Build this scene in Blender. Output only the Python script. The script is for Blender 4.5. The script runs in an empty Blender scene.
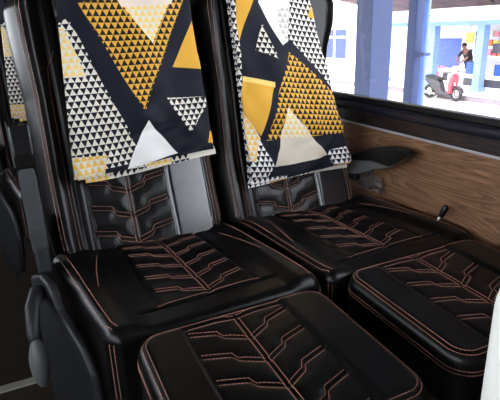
import bpy, bmesh, math, random
import numpy as np
from mathutils import Vector, Matrix
random.seed(7); rng = np.random.default_rng(5)
SC = bpy.context.scene
COL = SC.collection
R = math.radians

# ------------------------------------------------------------------ materials
def s2l(c):
    return tuple((x/12.92 if x <= .04045 else ((x+.055)/1.055)**2.4) for x in c)
def rgb(r, g, b): return s2l((r/255, g/255, b/255)) + (1,)

def mat(name, col, rough=.5, metal=0, spec=.5, bump=0, bscale=200, coat=0, var=0, vscale=8):
    m = bpy.data.materials.new(name); m.use_nodes = True
    nt = m.node_tree; b = nt.nodes['Principled BSDF']
    b.inputs['Base Color'].default_value = col
    b.inputs['Roughness'].default_value = rough
    b.inputs['Metallic'].default_value = metal
    b.inputs['Specular IOR Level'].default_value = spec
    b.inputs['Coat Weight'].default_value = coat
    tc = nt.nodes.new('ShaderNodeTexCoord')
    if bump:
        n = nt.nodes.new('ShaderNodeTexNoise'); n.inputs['Scale'].default_value = bscale; n.inputs['Detail'].default_value = 4
        nt.links.new(tc.outputs['Object'], n.inputs['Vector'])
        bp = nt.nodes.new('ShaderNodeBump'); bp.inputs['Strength'].default_value = bump; bp.inputs['Distance'].default_value = .002
        nt.links.new(n.outputs['Fac'], bp.inputs['Height']); nt.links.new(bp.outputs['Normal'], b.inputs['Normal'])
    if var:
        n = nt.nodes.new('ShaderNodeTexNoise'); n.inputs['Scale'].default_value = vscale; n.inputs['Detail'].default_value = 6
        nt.links.new(tc.outputs['Object'], n.inputs['Vector'])
        mx = nt.nodes.new('ShaderNodeMix'); mx.data_type = 'RGBA'
        mx.inputs[6].default_value = tuple(max(0, c*(1-var)) for c in col[:3]) + (1,)
        mx.inputs[7].default_value = tuple(min(1, c*(1+var)) for c in col[:3]) + (1,)
        nt.links.new(n.outputs['Fac'], mx.inputs[0]); nt.links.new(mx.outputs[2], b.inputs['Base Color'])
    return m

M = {}
M['leather'] = mat('black_leather', rgb(15, 14, 15), .29, spec=.29, bump=.15, bscale=420)
M['smooth'] = mat('sheen_black_leather', rgb(32, 32, 40), .18, spec=.8, bump=.12, bscale=500)  # same leather made paler, bluer and glossier to put in the window sheen
M['thread'] = mat('pink_thread', rgb(186, 134, 116), .7)
M['plastic'] = mat('dark_grey_plastic', rgb(30, 32, 36), .5, bump=.1, bscale=600)
M['plastic2'] = mat('grey_plastic', rgb(102, 103, 104), .5, bump=.1, bscale=600)
M['plastic3'] = mat('mid_grey_plastic', rgb(70, 72, 74), .5, bump=.1, bscale=600)
M['gloss'] = mat('glossy_black_plastic', rgb(16, 16, 18), .28)
M['steel'] = mat('brushed_steel', rgb(170, 168, 160), .35, metal=1)
M['darksteel'] = mat('dark_painted_steel', rgb(46, 44, 40), .5, metal=.3)
M['trim'] = mat('aluminium_trim', rgb(200, 200, 208), .4, metal=.2)
M['sill'] = mat('dark_sill', rgb(30, 31, 44), .3)
M['rubber'] = mat('black_rubber', rgb(14, 14, 15), .6)
M['strip'] = mat('floor_strip_metal', rgb(205, 202, 188), .5)
M['ceil'] = mat('pale_ceiling', rgb(70, 70, 72), .7)
M['wallgrey'] = mat('grey_bus_panel', rgb(60, 58, 58), .6)
M['floor'] = mat('dark_brown_floor', rgb(66, 55, 42), .45, var=.45, vscale=14)
M['whitecloth'] = mat('white_cloth', rgb(250, 249, 240), .8)
M['speck'] = mat('olive_speck', rgb(176, 168, 110), .8)
M['road'] = mat('pale_concrete', rgb(205, 200, 198), .9, var=.08, vscale=1.5)
M['kerb'] = mat('kerb_stone', rgb(120, 112, 118), .9, var=.2, vscale=3)
M['pave'] = mat('platform_paving', rgb(226, 222, 224), .9, var=.05, vscale=2)
M['bluepost'] = mat('blue_painted_post', rgb(54, 69, 110), .6, var=.1, vscale=3)
M['lightblue'] = mat('light_blue_paint', rgb(112, 142, 215), .6)
M['bluewall'] = mat('blue_wall_paint', rgb(98, 118, 206), .7, var=.06, vscale=2)
M['whitewall'] = mat('white_wall_paint', rgb(238, 238, 242), .8)
M['canopy'] = mat('shading_canopy_soffit', rgb(70, 70, 74), .8)
M['roof'] = mat('corrugated_brown', rgb(112, 92, 92), .7, var=.25, vscale=2.5)
M['blueglass'] = mat('blue_window_glass', rgb(46, 58, 120), .6)
M['red'] = mat('red_paint', rgb(205, 70, 80), .35)
M['pink'] = mat('pink_paint', rgb(225, 140, 150), .5)
M['yellow'] = mat('yellow_print', rgb(235, 205, 70), .5)
M['orange'] = mat('orange_print', rgb(222, 120, 50), .5)
M['green'] = mat('green_print', rgb(90, 150, 90), .5)
M['bluebox'] = mat('blue_plastic', rgb(36, 70, 190), .45)
M['tyre'] = mat('tyre_rubber', rgb(40, 40, 44), .8)
M['darkgrey'] = mat('dark_grey_paint', rgb(52, 52, 58), .4)
M['chrome'] = mat('chrome', rgb(200, 200, 205), .2, metal=1)
M['skin'] = mat('brown_skin', rgb(140, 98, 78), .6)
M['hair'] = mat('black_hair', rgb(20, 18, 18), .6)
M['shirt'] = mat('dark_shirt', rgb(34, 36, 48), .8)
M['trousers'] = mat('dark_trousers', rgb(40, 44, 66), .8)
M['card'] = mat('cream_card', rgb(235, 228, 215), .8)

def wood_mat():
    m = bpy.data.materials.new('oak_laminate'); m.use_nodes = True
    nt = m.node_tree; N = nt.nodes; L = nt.links; b = N['Principled BSDF']
    tc = N.new('ShaderNodeTexCoord')
    mp = N.new('ShaderNodeMapping'); mp.inputs['Scale'].default_value = (1, .16, 1.6); mp.inputs['Rotation'].default_value = (R(-7), 0, 0)
    L.new(tc.outputs['Object'], mp.inputs['Vector'])
    n1 = N.new('ShaderNodeTexNoise'); n1.inputs['Scale'].default_value = 5.5; n1.inputs['Detail'].default_value = 2.5; n1.inputs['Roughness'].default_value = .45
    L.new(mp.outputs[0], n1.inputs['Vector'])
    mul = N.new('ShaderNodeMath'); mul.operation = 'MULTIPLY'; mul.inputs[1].default_value = 30
    L.new(n1.outputs['Fac'], mul.inputs[0])
    fr = N.new('ShaderNodeMath'); fr.operation = 'FRACT'; L.new(mul.outputs[0], fr.inputs[0])
    rp = N.new('ShaderNodeValToRGB'); e = rp.color_ramp.elements
    e[0].position = 0; e[0].color = rgb(130, 94, 68); e[1].position = 1; e[1].color = rgb(160, 118, 88)
    a = e.new(.55); a.color = rgb(170, 127, 96); a = e.new(.82); a.color = rgb(122, 87, 62)
    L.new(fr.outputs[0], rp.inputs[0])
    mp2 = N.new('ShaderNodeMapping'); mp2.inputs['Scale'].default_value = (1, 6, 130); mp2.inputs['Rotation'].default_value = (R(-7), 0, 0)
    L.new(tc.outputs['Object'], mp2.inputs['Vector'])
    n2 = N.new('ShaderNodeTexNoise'); n2.inputs['Scale'].default_value = 1.5; n2.inputs['Detail'].default_value = 3
    L.new(mp2.outputs[0], n2.inputs['Vector'])
    mr = N.new('ShaderNodeMapRange'); mr.inputs[1].default_value = .3; mr.inputs[2].default_value = .7; mr.inputs[3].default_value = .58; mr.inputs[4].default_value = 1.12
    L.new(n2.outputs['Fac'], mr.inputs[0])
    mx = N.new('ShaderNodeMix'); mx.data_type = 'RGBA'; mx.blend_type = 'MULTIPLY'; mx.inputs[0].default_value = 1
    L.new(rp.outputs[0], mx.inputs[6]); L.new(mr.outputs[0], mx.inputs[7])
    L.new(mx.outputs[2], b.inputs['Base Color'])
    b.inputs['Roughness'].default_value = .45
    return m
M['wood'] = wood_mat()

def darkwood_mat():
    m = M['darkwood'] = mat('dark_grained_board', rgb(40, 30, 32), .4)
    nt = m.node_tree; b = nt.nodes['Principled BSDF']
    tc = nt.nodes.new('ShaderNodeTexCoord'); mp = nt.nodes.new('ShaderNodeMapping'); mp.inputs['Scale'].default_value = (1, 8, 120)
    n = nt.nodes.new('ShaderNodeTexNoise'); n.inputs['Scale'].default_value = 2
    rp = nt.nodes.new('ShaderNodeValToRGB'); rp.color_ramp.elements[0].color = rgb(22, 18, 22); rp.color_ramp.elements[1].color = rgb(66, 50, 46)
    rp.color_ramp.elements[0].position = .35; rp.color_ramp.elements[1].position = .7
    nt.links.new(tc.outputs['Object'], mp.inputs[0]); nt.links.new(mp.outputs[0], n.inputs['Vector'])
    nt.links.new(n.outputs['Fac'], rp.inputs[0]); nt.links.new(rp.outputs[0], b.inputs['Base Color'])
darkwood_mat()

def glass_mat(name, tint=(1, 1, 1), refl=.06):
    m = bpy.data.materials.new(name); m.use_nodes = True
    nt = m.node_tree; nt.nodes.clear()
    o = nt.nodes.new('ShaderNodeOutputMaterial'); t = nt.nodes.new('ShaderNodeBsdfTransparent'); g = nt.nodes.new('ShaderNodeBsdfGlossy')
    t.inputs[0].default_value = tint + (1,); g.inputs['Roughness'].default_value = .02
    x = nt.nodes.new('ShaderNodeMixShader'); x.inputs[0].default_value = refl
    nt.links.new(t.outputs[0], x.inputs[1]); nt.links.new(g.outputs[0], x.inputs[2]); nt.links.new(x.outputs[0], o.inputs[0])
    return m
M['glass'] = glass_mat('window_glass', (.97, .98, 1), .035)
def film_mat():
    m = M['film'] = glass_mat('clear_film', (.98, .98, .98), .16); nt = m.node_tree
    nt.nodes['Glossy BSDF'].inputs['Roughness'].default_value = .35
    mx = nt.nodes['Mix Shader']; d = nt.nodes.new('ShaderNodeBsdfTranslucent'); d.inputs[0].default_value = (.9, .9, .9, 1)
    m2 = nt.nodes.new('ShaderNodeMixShader'); m2.inputs[0].default_value = .45
    nt.links.new(mx.outputs[0], m2.inputs[1]); nt.links.new(d.outputs[0], m2.inputs[2]); nt.links.new(m2.outputs[0], nt.nodes['Material Output'].inputs[0])
film_mat()

NAVY = rgb(24, 25, 35); CREAM = rgb(226, 219, 205); MUST = rgb(220, 166, 62); PALE = rgb(242, 208, 120); WHITE = rgb(236, 234, 230); DARK = rgb(30, 27, 28); GREYC = rgb(190, 184, 176)

def fabric_mat(name, layers, base=NAVY, cell=.0167, tilt=0.0, off=(0, 0)):
    """cloth with big convex polygons (in metres on the cloth), each plain or filled with a lattice of small triangles"""
    m = bpy.data.materials.new(name); m.use_nodes = True
    nt = m.node_tree; N = nt.nodes; L = nt.links; b = N['Principled BSDF']
    b.inputs['Roughness'].default_value = .62; b.inputs['Specular IOR Level'].default_value = .15
    b.inputs['Sheen Weight'].default_value = 0.0
    uv = N.new('ShaderNodeUVMap'); uv.uv_map = 'UVMap'
    def mth(op, a, c=None, clamp=False):
        n = N.new('ShaderNodeMath'); n.operation = op; n.use_clamp = clamp
        for i, v in enumerate((a, c)):
            if v is None: continue
            if isinstance(v, (int, float)): n.inputs[i].default_value = v
            else: L.new(v, n.inputs[i])
        return n.outputs[0]
    sp = N.new('ShaderNodeSeparateXYZ'); L.new(uv.outputs[0], sp.inputs[0])
    u, v = sp.outputs[0], sp.outputs[1]
    h = cell*.9
    vv = mth('DIVIDE', mth('ADD', mth('ADD', v, mth('MULTIPLY', u, tilt)), 10*h+off[1]), h)
    row = mth('FLOOR', vv); fv = mth('FRACT', vv)
    uu = mth('ADD', mth('DIVIDE', mth('ADD', u, off[0]), cell), mth('MULTIPLY', mth('MODULO', row, 2), .5))
    d = mth('MULTIPLY', mth('ABSOLUTE', mth('SUBTRACT', mth('FRACT', uu), .5)), 2)
    tri = mth('LESS_THAN', d, mth('SUBTRACT', 1.0, fv))
    cur = None
    for poly, fill in layers:
        area = sum(poly[i][0]*poly[(i+1) % len(poly)][1]-poly[(i+1) % len(poly)][0]*poly[i][1] for i in range(len(poly)))
        if area < 0: poly = poly[::-1]
        inside = None
        for i in range(len(poly)):
            (x0, y0), (x1, y1) = poly[i], poly[(i+1) % len(poly)]
            nx, ny = -(y1-y0), x1-x0
            dt = N.new('ShaderNodeVectorMath'); dt.operation = 'DOT_PRODUCT'; L.new(uv.outputs[0], dt.inputs[0]); dt.inputs[1].default_value = (nx, ny, 0)
            e = mth('GREATER_THAN', dt.outputs['Value'], nx*x0+ny*y0)
            inside = e if inside is None else mth('MULTIPLY', inside, e)
        mx = N.new('ShaderNodeMix'); mx.data_type = 'RGBA'
        L.new(inside, mx.inputs[0])
        if cur is None: mx.inputs[6].default_value = base
        else: L.new(cur, mx.inputs[6])
        if len(fill) == 4 and isinstance(fill[0], float): mx.inputs[7].default_value = fill
        else:
            m2 = N.new('ShaderNodeMix'); m2.data_type = 'RGBA'; L.new(tri, m2.inputs[0])
            m2.inputs[6].default_value = fill[0]; m2.inputs[7].default_value = fill[1]
            L.new(m2.outputs[2], mx.inputs[7])
        cur = mx.outputs[2]
    L.new(cur, b.inputs['Base Color'])
    n = N.new('ShaderNodeTexNoise'); n.inputs['Scale'].default_value = 700; L.new(uv.outputs[0], n.inputs['Vector'])
    bp = N.new('ShaderNodeBump'); bp.inputs['Strength'].default_value = .12; bp.inputs['Distance'].default_value = .001
    L.new(n.outputs['Fac'], bp.inputs['Height']); L.new(bp.outputs[0], b.inputs['Normal'])
    return m

# ------------------------------------------------------------------ object helpers
def world_origin(p):
    o = Vector((0, 0, 0))
    while p: o += p.location; p = p.parent
    return o
def obj_from(name, verts, faces, m, parent=None, smooth=True, bevel=0):
    """verts in world coordinates; links ONE mesh object"""
    o0 = world_origin(parent)
    me = bpy.data.meshes.new(name)
    me.from_pydata([(v[0]-o0.x, v[1]-o0.y, v[2]-o0.z) for v in verts], [], [tuple(int(i) for i in f) for f in faces])
    me.materials.append(m if not isinstance(m, str) else M[m])
    bm = bmesh.new(); bm.from_mesh(me); bmesh.ops.recalc_face_normals(bm, faces=bm.faces); bm.to_mesh(me); bm.free()
    if smooth:
        for p in me.polygons: p.use_smooth = True
    o = bpy.data.objects.new(name, me); COL.objects.link(o)
    if parent: o.parent = parent
    if name.endswith('stitching'): o['kind'] = 'stuff'
    if bevel:
        b = o.modifiers.new('bevel', 'BEVEL'); b.width = bevel; b.segments = 3; b.limit_method = 'ANGLE'; b.angle_limit = R(35)
        wn = o.modifiers.new('wn', 'WEIGHTED_NORMAL'); wn.keep_sharp = True
    return o
def thing(name, label, cat, loc, group=None):
    o = bpy.data.objects.new(name, None); COL.objects.link(o); o.location = loc; o.empty_display_size = .1
    return tag(o, label, cat, group)
def tag(o, label, cat, group=None):
    o['label'] = label; o['category'] = cat
    if group: o['group'] = group
    return o
def struct(o): o['kind'] = 'structure'; return o
def root_mesh(o, loc):
    """move a top-level mesh's origin"""
    loc = Vector(loc); o.data.transform(Matrix.Translation(-loc)); o.location = loc; return o
def copy_tree(o, parent=None):
    c = o.copy(); COL.objects.link(c); c.parent = parent
    for ch in list(o.children): copy_tree(ch, c)
    return c

class MB:
    def __init__(s): s.v = []; s.f = []
    def add(s, v, f):
        k = len(s.v); s.v += [tuple(x) for x in v]; s.f += [tuple(i+k for i in q) for q in f]; return s
    def box(s, a, b):
        (x0, y0, z0), (x1, y1, z1) = a, b
        return s.add([(x0,y0,z0),(x1,y0,z0),(x1,y1,z0),(x0,y1,z0),(x0,y0,z1),(x1,y0,z1),(x1,y1,z1),(x0,y1,z1)],
                     [(0,3,2,1),(4,5,6,7),(0,1,5,4),(1,2,6,5),(2,3,7,6),(3,0,4,7)])
    def tube(s, pts, r, n=8):
        pts = [Vector(p) for p in pts]; rs = r if isinstance(r, (list, tuple)) else [r]*len(pts)
        vs = []; prev = None
        for i, p in enumerate(pts):
            t = (pts[min(i+1, len(pts)-1)]-pts[max(i-1, 0)]).normalized()
            if prev is None:
                a = Vector((0, 0, 1)) if abs(t.z) < .9 else Vector((1, 0, 0)); x = t.cross(a).normalized()
            else: x = (prev - t*prev.dot(t)).normalized()
            prev = x; y = t.cross(x)
            for k in range(n):
                a = 2*math.pi*k/n; vs.append(p+(x*math.cos(a)+y*math.sin(a))*rs[i])
        fs = []
        for i in range(len(pts)-1):
            for k in range(n): fs.append((i*n+k, i*n+(k+1) % n, (i+1)*n+(k+1) % n, (i+1)*n+k))
        fs.append(tuple(range(n))[::-1]); fs.append(tuple((len(pts)-1)*n+k for k in range(n)))
        return s.add(vs, fs)
    def prism(s, outline, x0, x1, axis='x'):
        """outline in the plane across the axis"""
        n = len(outline)
        def P(a, q): return {'x': (a, q[0], q[1]), 'y': (q[0], a, q[1]), 'z': (q[0], q[1], a)}[axis]
        v = [P(x0, q) for q in outline]+[P(x1, q) for q in outline]
        f = [tuple(range(n)), tuple(range(2*n-1, n-1, -1))]+[(i, (i+1) % n, n+(i+1) % n, n+i) for i in range(n)]
        return s.add(v, f)
    def ball(s, c, r, nu=12, nv=8):
        r = r if isinstance(r, (tuple, list)) else (r,)*3
        v = [(c[0], c[1], c[2]-r[2])]
        for j in range(1, nv):
            for i in range(nu):
                a = 2*math.pi*i/nu; b = math.pi*j/nv-math.pi/2
                v.append((c[0]+r[0]*math.cos(b)*math.cos(a), c[1]+r[1]*math.cos(b)*math.sin(a), c[2]+r[2]*math.sin(b)))
        v.append((c[0], c[1], c[2]+r[2])); f = []
        for i in range(nu): f.append((0, 1+(i+1) % nu, 1+i)); f.append((len(v)-1, 1+(nv-2)*nu+i, 1+(nv-2)*nu+(i+1) % nu))
        for j in range(nv-2):
            for i in range(nu): f.append((1+j*nu+i, 1+j*nu+(i+1) % nu, 1+(j+1)*nu+(i+1) % nu, 1+(j+1)*nu+i))
        return s.add(v, f)
    def torus(s, c, R_, r, axis='x', n=24, m=8):
        v = []; f = []
        for i in range(n):
            a = 2*math.pi*i/n
            for k in range(m):
                b = 2*math.pi*k/m; q = R_+r*math.cos(b); p, t, w = q*math.cos(a), q*math.sin(a), r*math.sin(b)
                v.append((c[0]+w, c[1]+p, c[2]+t) if axis == 'x' else (c[0]+p, c[1]+w, c[2]+t))
        for i in range(n):
            for k in range(m): f.append((i*m+k, ((i+1) % n)*m+k, ((i+1) % n)*m+(k+1) % m, i*m+(k+1) % m))
        return s.add(v, f)
    def build(s, name, m, parent=None, smooth=False, bevel=0): return obj_from(name, s.v, s.f, m, parent, smooth, bevel)

# ------------------------------------------------------------------ upholstery
def rbox_sdf(x, y, W, L, r):
    qx = np.abs(x)-W+r; qy = np.abs(y)-L+r
    return np.hypot(np.maximum(qx, 0), np.maximum(qy, 0))+np.minimum(np.maximum(qx, qy), 0)-r

def seg_dist(x, y, polys):
    d = np.full(np.shape(x), 9.)
    for pl in polys:
        for (ax, ay), (bx, by) in zip(pl[:-1], pl[1:]):
            dx, dy = bx-ax, by-ay; l2 = dx*dx+dy*dy+1e-12
            t = np.clip(((x-ax)*dx+(y-ay)*dy)/l2, 0, 1)
            d = np.minimum(d, np.hypot(x-ax-t*dx, y-ay-t*dy))
    return d

class Pad:
    """a padded slab: half width W, half length L, thickness T, corner radius r, edge roll Rr; relief hf(x,y); deform(x,y,z)->world"""
    def __init__(s, W, L, T, r, Rr, hf, deform): s.W, s.L, s.T, s.r, s.R, s.hf, s.deform = W, L, T, r, Rr, hf, deform
    def top(s, x, y):
        x = np.asarray(x, float); y = np.asarray(y, float)
        d = np.maximum(-rbox_sdf(x, y, s.W, s.L, s.r), 0); e = np.clip(1-d/s.R, 0, 1)
        return s.T-s.R*(1-np.sqrt(np.maximum(1-e*e, 0)))+s.hf(x, y)*np.clip(d/s.R, 0, 1)
    def at(s, x, y, off=0): return s.deform(np.asarray(x, float), np.asarray(y, float), s.top(x, y)+off)
    def build(s, name, m, parent, step=.004, mask=None):
        def axis(H):
            inner = H-s.R; n = max(4, int(2*inner/step)); a = np.linspace(-inner, inner, n)
            ang = np.linspace(0, math.pi/2, 8)[1:]; e = inner+s.R*np.sin(ang)
            return np.concatenate([-e[::-1], a, e])
        X, Y = np.meshgrid(axis(s.W), axis(s.L), indexing='ij')
        sc = np.maximum(np.abs(X)/s.W, np.abs(Y)/s.L); sc = np.maximum(sc, 1e-6)
        qx, qy = X/sc, Y/sc
        lo, hi = np.full(X.shape, .5), np.ones(X.shape)
        for _ in range(26):
            mid = (lo+hi)/2; ins = rbox_sdf(qx*mid, qy*mid, s.W, s.L, s.r) < 0
            lo = np.where(ins, mid, lo); hi = np.where(ins, hi, mid)
        k = 1-(1-lo)*sc**4
        X, Y = X*k, Y*k
        Z = s.top(X, Y); n, mm = X.shape
        P = np.stack(s.deform(X, Y, Z), -1).reshape(-1, 3)
        idx = np.arange(n*mm).reshape(n, mm)
        F = np.stack([idx[:-1, :-1], idx[1:, :-1], idx[1:, 1:], idx[:-1, 1:]], -1).reshape(-1, 4).tolist()
        loop = list(idx[:, 0])+list(idx[-1, 1:])+list(idx[-2::-1, -1])+list(idx[0, -2:0:-1])
        bx = X.reshape(-1)[loop]; by = Y.reshape(-1)[loop]; prev = loop; V = [P]; base = n*mm
        rb = min(.02, s.T*.3); zt = s.T-s.R
        rings = [(zt*(1-t)+rb*t, 0) for t in (.33, .66, 1)]+[(rb*(1-math.sin(a)), rb*(1-math.cos(a))) for a in (.5, 1.0, 1.57)]
        for z, ins in rings:
            f = 1-ins/min(s.W, s.L)
            V.append(np.stack(s.deform(bx*f, by*f, np.full(bx.shape, z)), -1)); cur = list(range(base, base+len(loop))); base += len(loop)
            F += [(prev[i], prev[(i+1) % len(loop)], cur[(i+1) % len(loop)], cur[i]) for i in range(len(loop))]
            prev = cur
        F.append(prev[::-1])
        o = obj_from(name, np.concatenate(V), F, m, parent)
        if mask is not None:   # window sheen on the plain side panel: paler, glossier copy of the leather
            o.data.materials.append(M['smooth']); X, Y = X.reshape(-1), Y.reshape(-1)
            for p in o.data.polygons:
                vs = [i for i in p.vertices if i < n*mm]
                if len(vs) == 4 and mask(X[vs].mean(), Y[vs].mean()): p.material_index = 1
        return o

def dashes(mb, pts, r=.00085, dash=.006, gap=.0014):
    """thread along a 3-D polyline, cut into stitches"""
    pts = [Vector(p) for p in pts]; cum = [0]
    for a, b in zip(pts[:-1], pts[1:]): cum.append(cum[-1]+(b-a).length)
    tot = cum[-1]; s0 = 0
    def P(s):
        for i in range(len(pts)-1):
            if s <= cum[i+1] or i == len(pts)-2:
                t = (s-cum[i])/max(1e-9, cum[i+1]-cum[i]); return pts[i].lerp(pts[i+1], min(1, max(0, t)))
    while s0+dash*.5 < tot:
        e = min(tot, s0+dash); mb.tube([P(s0), P((s0+e)/2), P(e)], r, 4); s0 += dash+gap
def resample(pl, step=.008):
    out = [pl[0]]
    for a, b in zip(pl[:-1], pl[1:]):
        n = max(1, int(math.hypot(b[0]-a[0], b[1]-a[1])/step))
        out += [(a[0]+(b[0]-a[0])*i/n, a[1]+(b[1]-a[1])*i/n) for i in range(1, n+1)]
    return out
def pad_stitch(mb, pad, pl, off=.0006, **k):
    pl = resample(pl); x, y, z = pad.at([p[0] for p in pl], [p[1] for p in pl], off)
    dashes(mb, list(zip(x, y, z)), **k)
def chevrons(xc, hw, ys, rise=.055, jog=.015, up=1):
    """centre lines of the quilted rungs, V with a step half way out"""
    out = []
    for y in ys:
        for sgn in (-1, 1):
            out.append([(xc+sgn*a*hw, y+up*b) for a, b in ((.03, 0), (.42, rise*.42), (.5, rise*.42+jog), (1, rise*.75+jog))])
    return out
def offset_rungs(rungs, d): return [[(x, y+d) for x, y in pl] for pl in rungs]
def rounded_loop(W, L, r, inset, n=10):
    W, L = W-inset, L-inset; r = max(.004, r-inset); out = []
    for cx, cy, a0 in ((W-r, L-r, 0), (-W+r, L-r, 90), (-W+r, -L+r, 180), (W-r, -L+r, 270)):
        for i in range(n+1):
            a = R(a0+90*i/n); out.append((cx+r*math.cos(a), cy+r*math.sin(a)))
    return out+[out[0]]
def sstep(a, b, x):
    t = np.clip((x-a)/(b-a), 0, 1); return t*t*(3-2*t)

TH = R(13)
BY = np.linspace(-.05, .8, 120)           # lean of the backrest along its height: steeper in the lumbar part
BT = np.radians(np.interp(BY, [0, .19, .29, .8], [19.5, 19.5, 10, 9]))
BYY = 1.268+np.cumsum(np.sin(BT))*(BY[1]-BY[0])-.05*math.sin(R(19.5)); BZZ = np.cumsum(np.cos(BT))*(BY[1]-BY[0])-.05*math.cos(R(19.5))
def make_seat(name, label, dx, side, widths, leg_dy, edges):
    """side 'raised' (aisle armrest up, lever) or 'lowered' (window armrest down)"""
    root = thing(name, label, 'seat', (.28+dx, 1.08, 0), 'bus seats')
    # ---- backrest
    W, L, T = .25, .375, .12
    wy = np.array([0, .1, .25, .36, .46, .55, .62, .68, .75]); xc = .268+dx
    wl, wr = np.array(widths[0]), np.array(widths[1])
    def bdef(x, y, z):
        yy = y+L; f = np.where(x < 0, np.interp(yy, wy, wl), np.interp(yy, wy, wr))/W
        z = z-T
        cx = xc-.012*yy/.75
        ins = .125/W  # keep the centre panel unscaled
        ax = np.abs(x); keep = np.minimum(ax, .13); rest = np.maximum(ax-.13, 0)*np.maximum(.05, (f*W-.13)/(W-.13))
        yy = np.clip(yy, -.05, .8)
        th = np.interp(yy, BY, BT)
        return cx+np.sign(x)*(keep+rest), np.interp(yy, BY, BYY)-z*np.cos(th), .425+np.interp(yy, BY, BZZ)+z*np.sin(th)
    rungs = chevrons(-.02, .105, [-.375+.055+.07*i for i in range(9)], rise=.03)
    groove = rungs+[[(-.02, -.35), (-.02, .25)]]
    def bh(x, y):
        ax = np.abs(x); yy = y+L
        bol = np.where(x > 0, sstep(.212, .236, ax), sstep(.165, .2, ax))*(.022+.012*sstep(.42, .6, yy))*sstep(.0, .05, yy)
        dg = seg_dist(x, y, groove)
        q = -.005*np.exp(-(dg/.0045)**2)+.003*np.clip(dg/.025, 0, 1)
        inside = (np.abs(x+.02) < .108)
        edge = -.006*np.exp(-((np.abs(x+.02)-.11)/.003)**2)
        plain = .004*sstep(.108, .125, np.abs(x+.02))
        return bol+np.where(inside, q, 0)+edge+plain-.006*np.exp(-((x+.167)/.005)**2)-.005*np.exp(-((x-.214)/.004)**2)
    bp = Pad(W, L, T, .07, .035, bh, bdef)
    back = bp.build('backrest', 'leather', root, .004, lambda x, y: .091 < x < .213 and y < -.02)
    mb = MB(); mbe = {-1: MB(), 1: MB()}
    for r_ in rungs[:8]:
        for o_ in (-.006, .006): pad_stitch(mb, bp, offset_rungs([r_], o_)[0])
    for o_ in (-.005, .005): pad_stitch(mb, bp, [(-.02+o_, -.33), (-.02+o_, -.02)])
    for sx in (-1, 1):
        for xx in ((.213, .222) if sx < 0 else (.228, .236)): pad_stitch(mbe[sx], bp, [(sx*xx, -.31), (sx*xx, .33)])
        q_ = .178 if sx < 0 else .219
        pad_stitch(mbe[sx], bp, [(sx*q_, -.33), (sx*q_, .1), (sx*.172, .16), (sx*.15, .2)])
    mb.build('quilting_stitching', 'thread', back, True)
    for q in mbe.values(): q.build('bolster_stitching', 'thread', back, True)
    # ---- cushion
    W, L, T = .25, .235, .2
    def cdef(x, y, z):
        yy = y+1.075
        t = (1.31-yy)/.47; lo = edges[0]+(edges[2]-edges[0])*t; hi = edges[1]+(edges[3]-edges[1])*t; c = .292+dx+.035*t
        k = np.maximum(np.abs(x)-.15, 0)/(W-.15)
        return c+np.clip(x, -.15, .15)+np.where(x < 0, (lo-c+.15)*k, (hi-c-.15)*k), yy, .285+z
    crung = chevrons(0, .105, [-.135+.066*i for i in range(6)], rise=.045)
    cg = crung+[[(0, -.15), (0, .22)]]
    def ch(x, y):
        ax = np.abs(x); dg = seg_dist(x, y, cg)
        q = -.0045*np.exp(-(dg/.0045)**2)+.002*np.clip(dg/.025, 0, 1)
        inside = (ax < .108) & (y > -.16)
        pl = -.005*np.exp(-((ax-.112)/.004)**2)*(y > -.15)
        crease = -.007*np.exp(-((y+.16+.15*ax**2)/.006)**2)*(ax < .17)
        return .012*sstep(.15, .2, ax)+np.where(inside, q, 0)+pl+crease-.01*sstep(.1, .235, y)+.004*np.sin(9*x+3)*np.sin(11*y)
    cp = Pad(W, L, T, .032, .022, ch, cdef)
    cush = cp.build('seat_cushion', 'leather', root)
    mb = MB(); mbe = {-1: MB(), 1: MB()}
    for r_ in crung:
        for o_ in (-.006, .006): pad_stitch(mb, cp, [p for p in offset_rungs([r_], o_)[0]])
    for o_ in (-.005, .005): pad_stitch(mb, cp, [(o_, -.14), (o_, .2)])
    for sx in (-1, 1):
        for ins in (.012, .024):
            xx = W-ins
            pad_stitch(mbe[sx], cp, [(sx*xx, .2), (sx*xx, -.19), (sx*(xx-.006), -.21)])
            a = R(225 if sx < 0 else 315)
            c = (sx*(W-.032), -(L-.032)); aa = R(270-sx*(-1)*0) 
            ang = R(225+(ins-.018)*1300) if sx < 0 else R(315-(ins-.018)*1300)
            px, py = c[0]+.0335*math.cos(ang), c[1]+.0335*math.sin(ang)
            zs = np.linspace(T-.022, .03, 12)
            x, y, z = cdef(np.full(12, px), np.full(12, py), zs)
            q = cp.at([sx*(xx-.006)], [-.21], .0006)
            dashes(mbe[sx], [(q[0][0], q[1][0], q[2][0])]+list(zip(x, y, z)))
        pad_stitch(mbe[sx], cp, [(sx*.168, .15), (sx*.19, .05), (sx*.205, -.03)])
    pad_stitch(mb, cp, [(x, -.152-.15*x*x) for x in np.linspace(-.12, .12, 12)])
    mb.build('quilting_stitching', 'thread', cush, True)
    for q in mbe.values(): q.build('edge_stitching', 'thread', cush, True)
    # ---- leg rest, swung up level with the cushion
    W, L, T = .203, .178, .125
    def ldef(x, y, z):
        yy = y+L
        return .325+dx+x, .455+leg_dy+yy, .360+z+.012*yy/.35
    lx = -.005
    lr = chevrons(lx, .1, [-.2+.07*i for i in range(6)], rise=.052)
    lr = [[(x, min(y, L-.022)) for x, y in pl] for pl in lr]
    lg = lr+[[(lx, -.16), (lx, .14)]]
    def lh(x, y):
        dg = seg_dist(x, y, lg); inside = (np.abs(x-lx) < .102) & (y < L-.02)
        return np.where(inside, -.0045*np.exp(-(dg/.0045)**2)+.002*np.clip(dg/.02, 0, 1), .003)+.005*sstep(.098, .108, x-lx)-.006*np.exp(-((np.abs(x-lx)-.105)/.0035)**2)*(y < L-.02)
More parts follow.
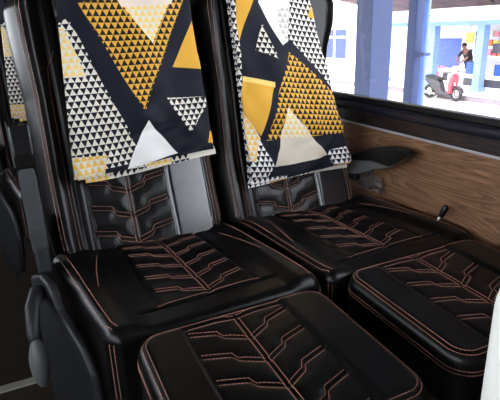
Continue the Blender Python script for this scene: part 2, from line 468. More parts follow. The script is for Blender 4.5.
    lp = Pad(W, L, T, .05, .022, lh, ldef)
    leg = lp.build('leg_rest', 'leather', root)
    mb = MB()
    for r_ in lr:
        for o_ in (-.006, .006):
            pl = [(x, y) for x, y in offset_rungs([r_], o_)[0] if y > -L+.012]
            if len(pl) > 1: pad_stitch(mb, lp, pl)
    for o_ in (-.005, .005): pad_stitch(mb, lp, [(lx+o_, -.16), (lx+o_, .15)])
    mb.build('quilting_stitching', 'thread', leg, True); mb = MB()
    pad_stitch(mb, lp, rounded_loop(W, L, .05, .016)); pad_stitch(mb, lp, rounded_loop(W, L, .05, .009))
    for z in (T-.03, T-.038):
        lo = resample(rounded_loop(W+.001, L+.001, .05, 0), .01)
        x, y, zz = ldef(np.array([p[0] for p in lo]), np.array([p[1] for p in lo]), np.full(len(lo), z))
        dashes(mb, list(zip(x, y, zz)))
    mb.build('edge_stitching', 'thread', leg, True)
    # leg-rest arms
    for sx in (-1, 1):
        b = MB(); x0 = .325+dx+sx*.15
        b.tube([(x0, .60+leg_dy, .357), (x0, .8, .31), (x0, .9, .27)], .011, 8)
        b.build('support_arm', 'steel', root, True)
    # ---- pedestal
    b = MB(); b.box((.12+dx, .93, .255), (.48+dx, 1.27, .284)); fr = b.build('seat_frame', 'darksteel', root, False, .004)
    for sx in (.15, .45):
        for yy in (.96, 1.24):
            b = MB(); b.box((sx+dx-.02, yy-.02, 0), (sx+dx+.02, yy+.02, .256)); b.box((sx+dx-.035, yy-.035, 0), (sx+dx+.035, yy+.035, .012)); b.build('leg', 'darksteel', root, False, .003)
    # ---- back shell
    sh = MB(); out = [(-.2, .0), (-.2, .3), (-.17, .45), (-.205, .62), (-.19, .70), (-.1, .735), (.1, .735), (.19, .70), (.205, .62), (.17, .45), (.2, .3), (.2, 0)]
    v = []
    for z in (-T-.045, -T-.085):
        k = 1 if z > -T-.1 else .9
        for (x, yy) in out: v.append((xc+x*k-.012*yy/.75, 1.272+.02+yy*math.sin(TH)-(z+.05+.0)*math.cos(TH)*1.0, .43+yy*math.cos(TH)+(z+.05)*math.sin(TH)))
    n = len(out); f = [tuple(range(n)), tuple(range(2*n-1, n-1, -1))]+[(i, (i+1) % n, n+(i+1) % n, n+i) for i in range(n)]
    obj_from('back_shell', v, f, 'plastic', root, False, .012)
    # ---- armrest and levers
    ax0 = (-.022 if side == 'raised' else .985); aw = .042 if side == 'raised' else .034
    piv = (1.30, .600)
    upper = [(1.33, .605), (1.27, .632), (1.2, .662), (1.12, .681), (1.08, .682), (1.045, .679), (1.038, .672), (1.06, .652), (1.09, .632), (1.115, .622), (1.15, .622), (1.2, .622), (1.26, .612), (1.33, .598)]
    lower = [(1.33, .596), (1.26, .610), (1.2, .619), (1.15, .619), (1.115, .618), (1.15, .604), (1.2, .588), (1.26, .562), (1.33, .545)]
    def spin(o):
        if side != 'raised': return [(y+.024, z) for y, z in o]
        a = R(63); c, s_ = math.cos(a), math.sin(a)
        return [(piv[0]-.05+((y-piv[0])*c+(z-piv[1])*s_), piv[1]-.02+(-(y-piv[0])*s_+(z-piv[1])*c)) for y, z in o]
    arm = MB().prism(spin(upper), ax0, ax0+aw).build('armrest', 'gloss', root, False, .009)
    MB().prism(spin(lower), ax0+.002, ax0+aw-.003).build('under_cover', 'plastic3' if side == 'raised' else 'plastic2', arm, False, .006)
    b = MB(); b.prism([(1.2, .48), (1.28, .48), (1.33, .53), (1.33, .60), (1.26, .60), (1.21, .55)] if side == 'raised' else [(1.305, .53), (1.36, .53), (1.36, .60), (1.305, .60)], ax0+.004, ax0+aw-.004); b.build('armrest_bracket', 'plastic', root, False, .008)
    if side == 'raised':
        sp = MB().prism([(1.235, .47), (1.15, .505), (1.10, .50), (1.055, .455), (1.0, .435), (.945, .415), (.905, .37), (.895, .30), (.92, .22), (.96, .14), (1.05, .09), (1.23, .09)], -.03, -.008)
        sp.v = [(x+.26*(1.2-y), y, z) for x, y, z in sp.v]
        sp.build('side_panel', 'plastic', root, False, .01)
        lv = MB(); pts = []
        lv.tube([(-.012, 1.17, .45), (-.026, 1.12, .478), (-.04, 1.07, .468), (-.046, 1.03, .43), (-.044, 1.02, .39)], [.016, .017, .016, .014, .014], 10)
        l_ = lv.build('recline_lever', 'plastic', root, True)
        kb = MB(); kb.ball((-.044, 1.01, .365), (.021, .034, .058), 16, 12); kb.build('lever_knob', 'plastic2', l_, True)
    else:
        lv = MB(); lv.tube([(.533+dx, .972, .43), (.535+dx, .960, .50), (.537+dx, .952, .520)], .0055, 10)
        l_ = lv.build('recline_lever', 'steel', root, True)
        kb = MB(); kb.tube([(.5365+dx, .954, .514), (.537+dx, .952, .518), (.540+dx, .940, .546), (.5405+dx, .938, .551)], [.006, .0085, .0085, .004], 12)
        kb.build('lever_knob', 'gloss', l_, True)
    return root

wyA = ([.236, .243, .243, .240, .238, .242, .245, .245, .225], [.242, .242, .24, .236, .232, .238, .242, .242, .22])
wyB = ([.238, .239, .237, .232, .228, .236, .238, .238, .22], [.226, .226, .212, .195, .170, .192, .225, .236, .212])
seatA = make_seat('bus_seat', 'black leather bus seat nearest the aisle with raised armrest and recline lever', 0, 'raised', wyA, 0, (.012, .515, .082, .568))
seatB = make_seat('bus_seat', 'black leather bus seat next to the wood wall with lowered armrest', .487, 'lowered', wyB, .03, (.530, 1.035, .580, 1.045))
seatR = copy_tree(seatA); seatR.location = (.28-.125, 2.13, 0)
seatR['label'] = 'black bus seat in the row behind, mostly hidden at the left edge'

# ------------------------------------------------------------------ quilts
def make_quilt(name, label, tilt, xl, xr, zb, lay):
    """layered folded quilt over the top of a backrest. xl/xr: (bottom,top) edges; lay: list of (dz, dxl, dxr, mat)"""
    root = thing(name, label, 'quilt', ((xl[0]+xr[0])/2, 1.30, zb), 'folded quilts over the seat backs')
    yb0, sl = 1.272, .2
    for li, (dz, dl, dr, m, u0) in enumerate(lay):
        depth = li*.0155; z0 = zb+dz; pts = []
        r = .007
        ztop = 1.175-depth
        for z in np.linspace(z0, ztop, 90 if li == 0 else 60): pts.append((yb0+sl*(z-.69)+depth, z))
        yt = pts[-1][0]
        # over the top and a short way down behind
        rr = .118-depth
        for a in np.linspace(0, math.pi, 18)[1:]: pts.append((yt+rr*(1-math.cos(a))*1.5, ztop+rr*.42*math.sin(a)))
        yk = pts[-1][0]
        for z in np.linspace(ztop, ztop-.18, 10)[1:]: pts.append((yk+.012, z))
        pts = np.array(pts); tg = np.gradient(pts, axis=0); tg /= np.linalg.norm(tg, axis=1)[:, None]
        nrm = np.stack([-tg[:, 1], tg[:, 0]], 1)   # outward = -Y on the front
        arc = np.concatenate([[0], np.cumsum(np.linalg.norm(np.diff(pts, axis=0), axis=1))])
        nx = 70; e = np.linspace(-1, 1, nx); e = np.sign(e)*(1-(1-np.abs(e))**1.35)
        V = []; U = []
        S = len(pts); ph = rng.uniform(0, 6, 8)
        for sgn in (1, -1):
            for i in range(S):
                t = min(1, max(0, (pts[i, 1]-zb)/(1.17-zb))); 
                g_ = math.exp(-((pts[i, 1]-z0)/.05)**2)*(arc[i] < .3) if li else 1
                a, b = xl[0]*(1-t)+xl[1]*t+dl*g_+(.006 if li else 0)*(1-g_), xr[0]*(1-t)+xr[1]*t+dr*g_-(.006 if li else 0)*(1-g_)
                x = (a+b)/2+(b-a)/2*e
                prof = np.sqrt(np.maximum(0, 1-np.abs(e)**14))
                endp = math.sqrt(max(0, 1-max(0, 1-arc[i]/.007)**2))
                low = max(0., 1-t*1.6)
                w = low*(.006*np.sin(38*x-60*pts[i, 1]+ph[6])+.004*np.sin(70*x+52*pts[i, 1]+ph[7]))+.007*np.sin(17*x+5*pts[i, 1]+ph[0])+.003*np.sin(31*x-14*pts[i, 1]+ph[1])+.005*np.sin(8*x+41*pts[i, 1]+ph[2])+.0016*np.sin(60*x+25*pts[i, 1]+ph[3])
                fold = .009*np.exp(-((pts[i, 1]-zb-.05-.15*(x-a))/.012)**2)*np.clip((x-a)/.1, 0, 1)
                w = (.004+np.maximum(w, -.008)-fold*np.clip((w+.0035)/.006, .25, 1)*.8)*(1 if li == 0 else 0)
                off = sgn*.0062*prof*endp+w
                wave = (.004*np.sin(14*x+ph[5])+(x-.5*(xl[0]+xr[0]))*tilt)*max(0, 1-arc[i]/.12)
                V.append(np.stack([x, pts[i, 0]+nrm[i, 0]*off, pts[i, 1]+nrm[i, 1]*off+wave], 1))
                U.append(np.stack([x-dl*0+u0, np.full(nx, z0+arc[i]*math.cos(math.atan(sl)))], 1))
        V = np.concatenate(V); U = np.concatenate(U); F = []
        g = np.arange(2*S*nx).reshape(2, S, nx)
        for k in (0, 1): F += np.stack([g[k, :-1, :-1], g[k, 1:, :-1], g[k, 1:, 1:], g[k, :-1, 1:]], -1).reshape(-1, 4).tolist()
        for q in (0, nx-1): F += [(g[0, i, q], g[0, i+1, q], g[1, i+1, q], g[1, i, q]) for i in range(S-1)]
        for q in (0, S-1): F += [(g[0, q, i], g[0, q, i+1], g[1, q, i+1], g[1, q, i]) for i in range(nx-1)]
        o = obj_from('quilt_fold', V, F, m, root)
        ul = o.data.uv_layers.new(name='UVMap')
        li_ = np.array([l.vertex_index for l in o.data.loops]); ul.data.foreach_set('uv', U[li_].astype(np.float32).ravel())
    return root

LW = (NAVY, CREAM); LM = (MUST, DARK); LY = (CREAM, PALE); LC = (CREAM, rgb(240, 190, 84)); LG = (WHITE, GREYC)
qa = fabric_mat('quilt_pattern', [
    ([(0.142,1.085),(0.282,0.712),(0.06,0.71),(0.06,1.02),(0.118,1.05)], LW),
    ([(0.122,1.05),(0.08,0.929),(0.172,0.928),(0.138,1.038)], LY),
    ([(0.177,1.099),(0.3,0.831),(0.456,1.119)], LM),
    ([(0.283,1.096),(0.348,0.999),(0.41,1.106)], LY),
    ([(0.255,1.14),(0.282,1.088),(0.412,1.094),(0.436,1.14)], rgb(232, 214, 196)),
    ([(0.306,0.809),(0.232,0.695),(0.374,0.708)], WHITE),
    ([(0.08,0.750),(0.191,0.741),(0.168,0.66),(0.08,0.66)], LC),
    ([(0.393,0.938),(0.47,1.06),(0.49,0.926)], MUST),
    ([(0.365,0.861),(0.49,0.856),(0.418,0.758)], LW),
    ([(0.476,0.757),(0.53,0.704),(0.463,0.723)], MUST),
])
def bands(name, bs, base=NAVY):
    return fabric_mat(name, [([(a, 0), (b, 0), (b, 2), (a, 2)], f) for a, b, f in bs], base)
qa2 = bands('quilt_middle_fold', [(.08, .20, LC), (.20, .29, LW), (.29, .36, LC), (.36, .41, LW), (.41, .6, CREAM)])
qa3 = bands('quilt_lower_fold', [(.08, .195, LC), (.195, .27, LW), (.27, .6, CREAM)])
quiltA = make_quilt('folded_quilt', 'navy, mustard and cream quilt with one large mustard triangle, over the aisle seat', .07, (.103, .134), (.487, .466), .700,
    [(0, 0, -.004, qa, 0), (-.014, .010, 0, qa2, 0), (-.024, .030, .010, qa3, 0)])
qb = fabric_mat('quilt_pattern_window', [
    ([(0.55,1.12),(0.592,1.12),(0.592,0.80),(0.575,0.73),(0.55,0.73)], LW),
    ([(0.592,1.125),(0.66,1.14),(0.645,1.10),(0.592,0.994)], MUST),
    ([(0.594,0.894),(0.689,0.872),(0.629,0.731),(0.575,0.804)], MUST),
    ([(0.594,0.902),(0.594,0.888),(0.689,0.863),(0.689,0.877)], PALE),
    ([(0.669,1.04),(0.637,0.968),(0.704,0.939)], LW),
    ([(0.66,1.094),(0.687,1.15),(0.80,1.15),(0.747,0.988),(0.726,0.977),(0.691,1.039)], WHITE),
    ([(0.714,1.071),(0.777,1.092),(0.752,0.999),(0.734,0.988)], LG),
    ([(0.77,1.15),(0.88,1.15),(0.90,0.853),(0.886,0.853),(0.748,0.999)], LW),
    ([(0.837,1.086),(0.854,1.049),(0.823,1.053)], MUST),
    ([(0.743,0.957),(0.647,0.717),(0.93,0.708),(0.893,0.835),(0.80,0.915)], LM),
    ([(0.721,0.805),(0.665,0.64),(0.849,0.65)], rgb(214, 202, 186)),
    ([(0.721,0.805),(0.694,0.721),(0.793,0.709)], (CREAM, rgb(232, 200, 120))),
    ([(0.584,0.806),(0.664,0.642),(0.59,0.57),(0.55,0.57),(0.55,0.80)], (NAVY, WHITE)),
    ([(0.582,0.806),(0.628,0.725),(0.60,0.66),(0.55,0.70)], LC),
    ([(0.846,0.663),(0.98,0.665),(0.98,0.60),(0.873,0.604)], (NAVY, WHITE)),
], tilt=.12)
qb2 = bands('quilt_window_middle_fold', [(.55, .71, (NAVY, WHITE)), (.80, 1.0, MUST)])
qb3 = bands('quilt_window_lower_fold', [(.55, .66, (NAVY, WHITE)), (.66, .72, LC), (.72, .80, (NAVY, WHITE)), (.80, 1., CREAM)])
quiltB = make_quilt('folded_quilt', 'navy, mustard and cream quilt hanging lower, over the seat by the window', .03, (.585, .578), (.940, .825), .612,
    [(0, 0, 0, qb, 0), (-.012, .004, .004, qb2, 0), (-.024, .0, .002, qb3, 0)])
quiltR = copy_tree(quiltA); quiltR.location = Vector(quiltA.location)+Vector((-.125, 1.05, .02))
quiltR['label'] = 'quilt with small triangles, half hidden at the left edge, over the seat behind'

# ------------------------------------------------------------------ bus shell
def sbox(name, a, b, m, bev=0): return struct(MB().box(a, b).build(name, m, None, False, bev))
Y0, Y1 = -4.2, 5.2
sbox('floor', (-1.75, Y0, -.08), (1.15, Y1, 0), 'floor')
sbox('trim_1', (-1.7, 1.462, 0), (.6, 1.492, .006), 'strip')
sbox('wall_right', (1.06, Y0, 0), (1.13, Y1, .705), 'wood')
sbox('trim_2', (1.055, Y0, .702), (1.06, Y1, .709), 'trim', .002)
sbox('trim_3', (1.062, Y0, .705), (1.13, Y1, .748), 'darkwood')
sbox('trim_4', (1.046, Y0, .748), (1.13, Y1, .778), 'sill', .012)
sbox('window_blocking_panel', (1.06, Y0, .778), (1.13, -1.30, 1.64), 'wallgrey')  # unseen panel added to block the forward window and keep the quilting dark
w1 = MB(); w1.box((1.068, -1.3, .778), (1.10, Y1, .796)); w1.box((1.075, -1.3, 1.60), (1.12, Y1, 1.64))
for y in (-1.3, 2.35, 3.9): w1.box((1.075, y, .80), (1.12, y+.09, 1.62))
win = struct(w1.build('window_1', 'rubber', None, False, .004))
MB().box((1.084, -1.25, .79), (1.088, Y1, 1.61)).build('window_glass', 'glass', win)
sbox('wall_upper_right', (1.06, Y0, 1.62), (1.13, Y1, 2.0), 'wallgrey')
sbox('ceiling', (-1.75, Y0, 2.0), (1.15, Y1, 2.06), 'ceil')
sbox('wall_left', (-1.75, Y0, 0), (-1.68, Y1, .80), 'wallgrey')
w2 = MB(); w2.box((-1.74, Y0, .79), (-1.69, Y1, .83)); w2.box((-1.74, Y0, 1.60), (-1.69, Y1, 1.64))
for y in (-2.7, -1., .7, 2.4, 4.1): w2.box((-1.74, y, .80), (-1.69, y+.1, 1.62))
win2 = struct(w2.build('window_2', 'rubber', None, False, .004))
MB().box((-1.717, Y0, .80), (-1.713, Y1, 1.61)).build('window_glass', 'glass', win2)
sbox('wall_upper_left', (-1.75, Y0, 1.62), (-1.68, Y1, 2.0), 'wallgrey')
sbox('wall_back', (-1.75, Y1, 0), (1.13, Y1+.06, 2.0), 'wallgrey')
sbox('closed_front_wall', (-1.75, Y0-.06, 0), (1.13, Y0, 2.0), 'wallgrey')  # unseen front end, closed solid so the leather reflects dark

# clear plastic wrapper crumpled in the corner behind the window armrest
V = []; F = []; n = 13
g = rng.normal(0, 1, (n, n, 3))
for i in range(n):
    for j in range(n):
        u, v_ = i/(n-1)-.5, j/(n-1)-.5
        V.append((1.043+.007*g[i, j, 0]+.008*math.sin(9*u+4*v_), 1.295+.14*u+.008*g[i, j, 1], .496+.075*(v_+.5)*(1-.6*abs(u))+.007*g[i, j, 2]))
V = [(min(x, 1.057), y, max(z, .492)) for x, y, z in V]
for i in range(n-1):
    for j in range(n-1): F.append((i*n+j, (i+1)*n+j, (i+1)*n+j+1, i*n+j+1))
wr = root_mesh(obj_from('plastic_wrapper', V, F, 'film', None, False), (1.043, 1.295, .492))
so = wr.modifiers.new('th', 'SOLIDIFY'); so.thickness = .0006
tag(wr, 'crumpled clear plastic wrapper tucked below the armrest by the wood wall', 'wrapper')

# white cloth at the right edge, draped over a low back in front of the window seat
cl = thing('draped_cloth', 'bright white cloth with olive specks hanging at the right edge of the view', 'cloth', (.700, .30, 0))
pd = Pad(.255, .37, .06, .05, .022, lambda x, y: .004*np.sin(22*x)+.003*np.sin(35*x+9*y), lambda x, y, z: (.700+x, .335-z, .412+y))
co = pd.build('cloth', 'whitecloth', cl, .012)
sp = MB()
for k in range(26):
    x = -.235+abs(random.gauss(0, .02)); y = .285+random.uniform(-.05, .03)
    q = [float(np.asarray(c)) for c in pd.at(x, y, .0003)]
    sp.ball(q, (.0022, .0008, .0028), 6, 4)
sp.build('speck_print', 'speck', co, True)

# ------------------------------------------------------------------ outside
GZ = -1.65
sbox('ground', (-40, -40, GZ-.2), (14.45, 70, GZ), 'road')
sbox('platform', (14.45, -40, GZ-.2), (24, 70, GZ+.16), 'pave')
sbox('kerb', (14.3, -40, GZ-.1), (14.46, 70, GZ+.165), 'kerb')
sbox('shading_canopy', (-6, -1.5, 3.1), (6.2, 30, 3.25), 'canopy')  # out-of-view roof added to shade the posts, cut short for sky reflections
# blue posts of the near platform
def post(x, y, w, label, pipe):
    t = thing('blue_post', label, 'post', (x, y, GZ), 'blue platform posts')
    MB().box((x-w/2, y-w/2, GZ), (x+w/2, y+w/2, 3.1)).build('shaft', 'bluepost', t, False, .012)
    MB().box((x-w/2-.06, y-w/2-.06, GZ), (x+w/2+.06, y+w/2+.06, GZ+.12)).build('base_plate', 'bluepost', t, False, .01)
    if pipe:
        p = MB().tube([(x-w*.1, y-w/2-.13, GZ+.1), (x-w*.1, y-w/2-.13, 3.0)], .04, 14).build('drain_pipe', 'lightblue', t, True)
        for z in (-.6, .6, 1.8): MB().box((x-w*.1-.06, y-w/2-.18, z), (x-w*.1+.06, y-w/2, z+.04)).build('pipe_clamp', 'bluepost', p)
post(4.15, 5.20, .31, 'wide square blue post outside the window, nearest the seats', False)
post(5.1, 5.50, .16, 'narrow blue post with drain pipe, between the wide post and the scooter', True)

# opposite building
bx = 17.5
bd = thing('terminal_building', 'white and blue terminal building across the road with corrugated roof', 'building', (bx, 16, GZ+.16))
MB().box((bx, -5, GZ+.16), (bx+.3, 40, 1.75)).build('wall', 'whitewall', bd)
MB().box((15.6, -5, 1.02), (15.75, 20.6, 1.50)).build('fascia', 'whitewall', bd)
MB().box((15.55, -5, .86), (15.8, 20.6, 1.02)).build('beam', 'lightblue', bd)
v = []; f = []; ny = 300
for i in range(ny+1):
    y = -5+25.6*i/ny; dz = .035*math.sin(2*math.pi*y/.24)
    v += [(13.6, y, 2.25+dz), (17.5, y, 1.53+dz)]
for i in range(ny): f.append((2*i, 2*i+2, 2*i+3, 2*i+1))
rf = obj_from('corrugated_roof', v, f, 'roof', bd); so = rf.modifiers.new('t', 'SOLIDIFY'); so.thickness = .02
for y in (10.2, 13.2, 16.2, 19.5): MB().tube([(15.7, y, 1.6), (14.2, y, 2.2)], .03, 6).build('brace', 'darksteel', bd, True)
MB().box((bx-.03, 16.1, -.95), (bx, 18.9, .32)).build('painted_panel', 'bluewall', bd)
for y, z0_, z1_ in ((24.3, -.8, .78),):
    w = MB(); w.box((bx-.05, y, z0_), (bx-.01, y+2.2, z1_)).build('window', 'blueglass', bd)
    q = MB(); q.box((bx-.07, y+1.0, z0_), (bx-.02, y+1.16, z1_)); q.box((bx-.07, y, .30), (bx-.02, y+2.2, .42)); q.build('window_frame', 'whitewall', bd)
for y in (15.82, 13.47, 18.7):
    p = MB(); p.box((15.53, y-.15, GZ+.16), (15.83, y+.15, .87)); p.box((15.48, y-.2, GZ+.16), (15.88, y+.2, GZ+.3)); p.build('post', 'lightblue', bd, False, .01)

# low counter in front of the wall with printed panels
ct = thing('counter', 'low white stall counter with printed panels behind the scooter', 'counter', (16.2, 15.5, GZ+.16))
MB().box((15.95, 14.75, GZ+.16), (16.45, 16.75, -.84)).build('cabinet', 'whitewall', ct, False, .01)
MB().box((15.9, 14.7, -.84), (16.5, 16.8, -.79)).build('worktop', 'card', ct, False, .01)
for k, (y, m) in enumerate(((14.85, 'whitewall'), (15.2, 'darkgrey'), (15.52, 'pink'), (15.84, 'red'), (16.14, 'pink'), (16.42, 'darkgrey'))):
    p = MB(); p.box((15.935, y, -1.25), (15.95, y+.27, -.92)); p.build('printed_panel', m, ct, False, .004)
ct2 = thing('counter', 'white stall counter with grey panel under the snack goods', 'counter', (16.2, 13, GZ+.16))
MB().box((15.95, 11.0, GZ+.16), (16.45, 14.5, -.98)).build('cabinet', 'whitewall', ct2, False, .01)
MB().box((15.9, 10.9, -.98), (16.5, 14.55, -.93)).build('worktop', 'card', ct2, False, .01)
MB().box((15.935, 11.5, -1.35), (15.95, 14.4, -1.06)).build('printed_panel', 'darkgrey', ct2, False, .004)
# goods on the counters
def packets(spec, base, label, grp):
    for k, (y, z, w, h, m, lab) in enumerate(spec):
        o = MB().box((16.05, y-w/2, z), (16.05+.16, y+w/2, z+h)).build(base, m, None, False, .02)
        root_mesh(o, (16.13, y, z)); tag(o, lab, label, grp)
packets([(14.95, -.79, .3, .12, 'card', 'white parcel at the right end of the counter beside the person'), (15.75, -.79, .26, .09, 'pink', 'pink flat parcel in the middle of the counter'),
         (16.1, -.79, .3, .14, 'card', 'taller white parcel on the counter above the scooter seat'), (16.55, -.79, .3, .10, 'darkgrey', 'dark flat parcel at the left end of the counter')], 'parcel', 'parcel', 'parcels on the low counter')
packets([(14.25, -.93, .34, .45, 'bluebox', 'tall blue plastic crate left of the light blue post'), (12.95, -.93, .4, .40, 'bluebox', 'blue plastic crate right of the light blue post'),
         (12.5, -.93, .42, .75, 'orange', 'orange carton at the right edge of the window view')], 'crate', 'crate', 'crates on the stall')
# snack rack
rk = thing('snack_rack', 'rack of red, pink and yellow snack packets behind the stall counter', 'rack', (16.8, 13.4, GZ+.16))
for y in (12.1, 14.7): MB().tube([(16.75, y, GZ+.16), (16.75, y, .62)], .025, 8).build('upright', 'steel', rk, True)
for z in (-.3, .05, .38):
    MB().box((16.65, 12.1, z), (16.95, 14.7, z+.03)).build('shelf', 'whitewall', rk)
cols = ['red', 'pink', 'yellow', 'card', 'red', 'orange', 'pink', 'green', 'red', 'card']
for zi, z in enumerate((-.27, .08, .41)):
    for k in range(10):
        y = 12.25+.25*k; h = .2+.06*((k*7+zi*3) % 3)/2
        MB().box((16.68, y-.1, z), (16.8, y+.1, z+h)).build('packet', cols[(k*3+zi*4) % 10], rk, False, .015)
sg = MB().box((15.9, 12.85, -.12), (16.1, 13.2, .22)).build('speaker_box', 'darkgrey', None, False, .02); root_mesh(sg, (16, 13.02, -.12))
sg.name = 'hanging_board'; tag(sg, 'dark board hanging above the blue crates at the right of the window', 'board')
MB().tube([(16, 13.02, .2), (16, 13.02, .9)], .012, 6).build('hanger', 'steel', sg, True)
yb = MB().box((15.95, 14.15, .22), (16.0, 14.5, .6)).build('price_banner', 'yellow', None, False, .004); root_mesh(yb, (15.97, 14.32, .22)); tag(yb, 'yellow banner under the blue beam beside the light blue post', 'banner')
MB().tube([(15.97, 14.32, .59), (15.97, 14.32, .88)], .01, 6).build('hanger', 'steel', yb, True)

# parked scooter
def scooter():
    X, Yc = 14.0, 13.52
    t = thing('motor_scooter', 'parked black and red motor scooter on the road outside the window', 'scooter', (X, Yc, GZ))
    yf, yr, rw = Yc-.63, Yc+.63, .2
    for y in (yf, yr):
        w = MB().torus((X, y, GZ+rw+.06), rw, .062, 'x', 28, 10).build('wheel', 'tyre', t, True)
        h = MB().torus((X, y, GZ+rw+.06), rw-.07, .02, 'x', 24, 6)
        for k in range(5):
            a = 2*math.pi*k/5; h.tube([(X, y, GZ+rw+.06), (X, y+.14*math.cos(a), GZ+rw+.06+.14*math.sin(a))], .016, 6)
        h.build('rim', 'chrome', w, True)
    zc = GZ+rw+.06
    b = MB().prism([(yr+.28, zc+.42), (yr+.22, zc+.52), (Yc+.25, zc+.47), (Yc+.08, zc+.36), (Yc-.05, zc+.05), (Yc-.36, zc+.02), (Yc-.36, zc-.06), (Yc+.1, zc-.09), (Yc+.34, zc+.1), (yr-.02, zc+.28)], X-.13, X+.13)
    b.build('body_cover', 'darkgrey', t, False, .04)
    MB().prism([(yr+.22, zc+.53), (yr+.05, zc+.60), (Yc+.35, zc+.54), (Yc+.1, zc+.50), (Yc+.08, zc+.42), (Yc+.3, zc+.46), (yr+.2, zc+.50)], X-.14, X+.14).build('seat', 'gloss', t, False, .03)
    MB().prism([(Yc-.38, zc-.02), (Yc-.33, zc+.3), (Yc-.42, zc+.62), (Yc-.50, zc+.66), (Yc-.58, zc+.55), (Yc-.52, zc+.25), (Yc-.47, zc)], X-.17, X+.17).build('front_fairing', 'red', t, False, .04)
    MB().tube([(X, Yc-.47, zc+.55), (X, yf, zc)], [.035, .03], 8).build('fork', 'chrome', t, True)
    hb = MB().tube([(X-.34, Yc-.36, zc+.74), (X-.12, Yc-.42, zc+.72), (X+.12, Yc-.42, zc+.72), (X+.34, Yc-.36, zc+.74)], .022, 8).build('handlebar', 'darkgrey', t, True)
    for s in (-1, 1):
        mm = MB().tube([(X+s*.22, Yc-.4, zc+.73), (X+s*.28, Yc-.44, zc+.92)], .01, 6).build('mirror', 'darkgrey', hb, True)
    MB().prism([(Yc-.33, zc+.68), (Yc-.36, zc+.80), (Yc-.46, zc+.82), (Yc-.56, zc+.72), (Yc-.5, zc+.64)], X-.12, X+.12).build('headlight_cowl', 'pink', t, False, .03)
    MB().prism([(yf+.02, zc+.29), (yf-.2, zc+.22), (yf-.29, zc+.06), (yf-.25, zc+.06), (yf-.16, zc+.2), (yf+.02, zc+.26), (yf+.24, zc+.14), (yf+.26, zc+.17)], X-.075, X+.075).build('front_fender', 'darkgrey', t, False, .01)
    MB().tube([(X-.17, yr+.3, zc+.06), (X-.17, yr-.05, zc-.02), (X-.15, Yc+.2, zc-.06)], [.055, .055, .025], 10).build('exhaust', 'chrome', t, True)
    MB().tube([(X-.05, Yc+.12, zc-.05), (X-.22, Yc+.2, GZ+.008)], .013, 6).build('side_stand', 'steel', t, True)
scooter()

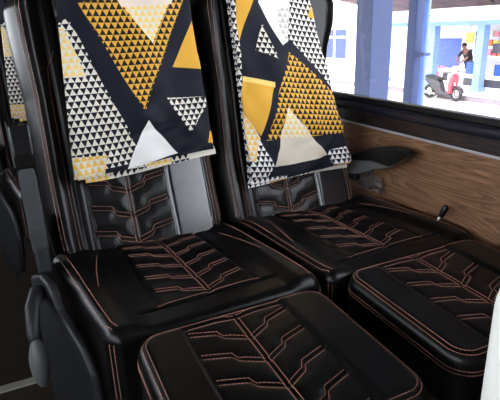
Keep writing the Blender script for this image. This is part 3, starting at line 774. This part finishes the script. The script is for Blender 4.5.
# seated person at the stall
def person():
    px, py, z0 = 16.98, 15.1, GZ+.16
    joints = {'pel': (0, 0, .92, .13), 'spine': (-.07, .02, 1.10, .12), 'chest': (-.17, .04, 1.28, .135), 'neck': (-.26, .06, 1.42, .05), 'head0': (-.29, .07, 1.47, .07), 'head': (-.32, .08, 1.55, .085), 'crown': (-.325, .08, 1.61, .055),
              'shl': (-.17, -.13, 1.36, .06), 'ell': (-.33, -.16, 1.12, .042), 'wrl': (-.51, .02, .93, .03), 'hal': (-.56, .06, .90, .028),
              'shr': (-.19, .22, 1.36, .06), 'elr': (-.36, .30, 1.12, .042), 'wrr': (-.52, .2, .93, .03), 'har': (-.57, .17, .90, .028),
              'hil': (0, -.09, .86, .09), 'knl': (-.03, -.11, .48, .062), 'anl': (.02, -.11, .09, .042), 'tol': (-.11, -.12, .04, .036),
              'hir': (0, .09, .86, .09), 'knr': (-.03, .11, .48, .062), 'anr': (.02, .11, .09, .042), 'tor': (-.11, .12, .04, .036)}
    ed = [('pel', 'spine'), ('spine', 'chest'), ('chest', 'neck'), ('neck', 'head0'), ('head0', 'head'), ('head', 'crown'), ('chest', 'shl'), ('shl', 'ell'), ('ell', 'wrl'), ('wrl', 'hal'), ('chest', 'shr'), ('shr', 'elr'), ('elr', 'wrr'), ('wrr', 'har'),
          ('pel', 'hil'), ('hil', 'knl'), ('knl', 'anl'), ('anl', 'tol'), ('pel', 'hir'), ('hir', 'knr'), ('knr', 'anr'), ('anr', 'tor')]
    ks = list(joints)
    def skin(name, sub, grow, m, parent, edges):
        idx = {k: i for i, k in enumerate(sub)}
        me = bpy.data.meshes.new(name); me.from_pydata([joints[k][:3] for k in sub], [(idx[a], idx[b]) for a, b in edges], [])
        o = bpy.data.objects.new(name, me); COL.objects.link(o); o.parent = parent
        if not parent: o.location = (px, py, z0)
        o.modifiers.new('skin', 'SKIN')
        sv = me.skin_vertices[0].data if me.skin_vertices else None
        if sv is None: return o
        for k in sub: sv[idx[k]].radius = (joints[k][3]*grow,)*2
        sv[0].use_root = True
        s = o.modifiers.new('sub', 'SUBSURF'); s.levels = 1; s.render_levels = 2
        me.materials.append(M[m]); return o
    def skin_bm(name, sub, grow, m, parent, edges):
        idx = {k: i for i, k in enumerate(sub)}
        bm = bmesh.new(); lay = bm.verts.layers.skin.verify()
        vs = []
        for i, k in enumerate(sub):
            v = bm.verts.new(joints[k][:3]); v[lay].radius = (joints[k][3]*grow,)*2; v[lay].use_root = (i == 0); vs.append(v)
        for a, b in edges: bm.edges.new((vs[idx[a]], vs[idx[b]]))
        me = bpy.data.meshes.new(name); bm.to_mesh(me); bm.free(); me.materials.append(M[m])
        o = bpy.data.objects.new(name, me); COL.objects.link(o); o.parent = parent
        if not parent: o.location = (px, py, z0)
        sk = o.modifiers.new('skin', 'SKIN'); sk.use_smooth_shade = True
        s = o.modifiers.new('sub', 'SUBSURF'); s.levels = 1; s.render_levels = 2
        return o
    body = skin_bm('person', ks, 1, 'skin', None, ed)
    tag(body, 'person in a dark shirt standing behind the counter, leaning forward over it', 'person')
    tp = ['chest', 'spine', 'pel', 'shl', 'ell', 'shr', 'elr']
    skin_bm('shirt', tp, 1.3, 'shirt', body, [('chest', 'spine'), ('spine', 'pel'), ('chest', 'shl'), ('shl', 'ell'), ('chest', 'shr'), ('shr', 'elr')])
    lg = ['pel', 'hil', 'knl', 'anl', 'hir', 'knr', 'anr']
    skin_bm('trousers', lg, 1.14, 'trousers', body, [('pel', 'hil'), ('hil', 'knl'), ('knl', 'anl'), ('pel', 'hir'), ('hir', 'knr'), ('knr', 'anr')])
    h = MB(); h.ball((px-.30, py+.08, z0+1.60), (.10, .095, .085), 14, 10); h.build('hair', 'hair', body, True)
    # face: nose, eyes, ears
    for s in (-1, 1): MB().ball((px-.40, py+.08+s*.032, z0+1.555), .011, 8, 6).build('eye', 'gloss', body, True)
    e = MB(); e.ball((px-.415, py+.08, z0+1.525), (.016, .012, .02), 8, 6); e.build('nose', 'skin', body, True)
    for s in (-1, 1):
        e = MB(); e.ball((px-.31, py+.08+s*.088, z0+1.545), (.02, .01, .03), 8, 6); e.build('ear', 'skin', body, True)
person()

# ------------------------------------------------------------------ light, camera
w = bpy.data.worlds.new('world'); SC.world = w; w.use_nodes = True
bg = w.node_tree.nodes['Background']; bg.inputs[0].default_value = (.92, .955, 1, 1); bg.inputs[1].default_value = 7.9
sun = bpy.data.lights.new('sun', 'SUN'); sun.energy = 6; sun.angle = R(1.5); sun.color = (1, .96, .9)
so_ = bpy.data.objects.new('sun', sun); COL.objects.link(so_)
d = Vector((.72, .25, -.62)); so_.rotation_euler = d.to_track_quat('-Z', 'Y').to_euler()

cam = bpy.data.cameras.new('camera'); co = bpy.data.objects.new('camera', cam); COL.objects.link(co)
YAW, PIT, ROL = R(24.71), R(19.08), R(-1.978)
fw = Vector((math.sin(YAW)*math.cos(PIT), math.cos(YAW)*math.cos(PIT), -math.sin(PIT))); rt = Vector((math.cos(YAW), -math.sin(YAW), 0)); up = rt.cross(fw)
r2 = rt*math.cos(ROL)+up*math.sin(ROL); u2 = -rt*math.sin(ROL)+up*math.cos(ROL)
mx = Matrix((r2, u2, -fw)).transposed().to_4x4(); mx.translation = (0, 0, 1.03)
co.matrix_world = mx
cam.sensor_fit = 'HORIZONTAL'; cam.sensor_width = 36; cam.lens = 36*497.16/500; cam.clip_start = .02; cam.clip_end = 300
SC.camera = co
SC.view_settings.view_transform = 'Standard'; SC.view_settings.look = 'None'; SC.view_settings.gamma = 1; SC.view_settings.use_curve_mapping = False
SC.view_settings.exposure = 0.0
SC.cycles.max_bounces = 10; SC.cycles.transparent_max_bounces = 12; SC.cycles.caustics_reflective = False; SC.cycles.caustics_refractive = False
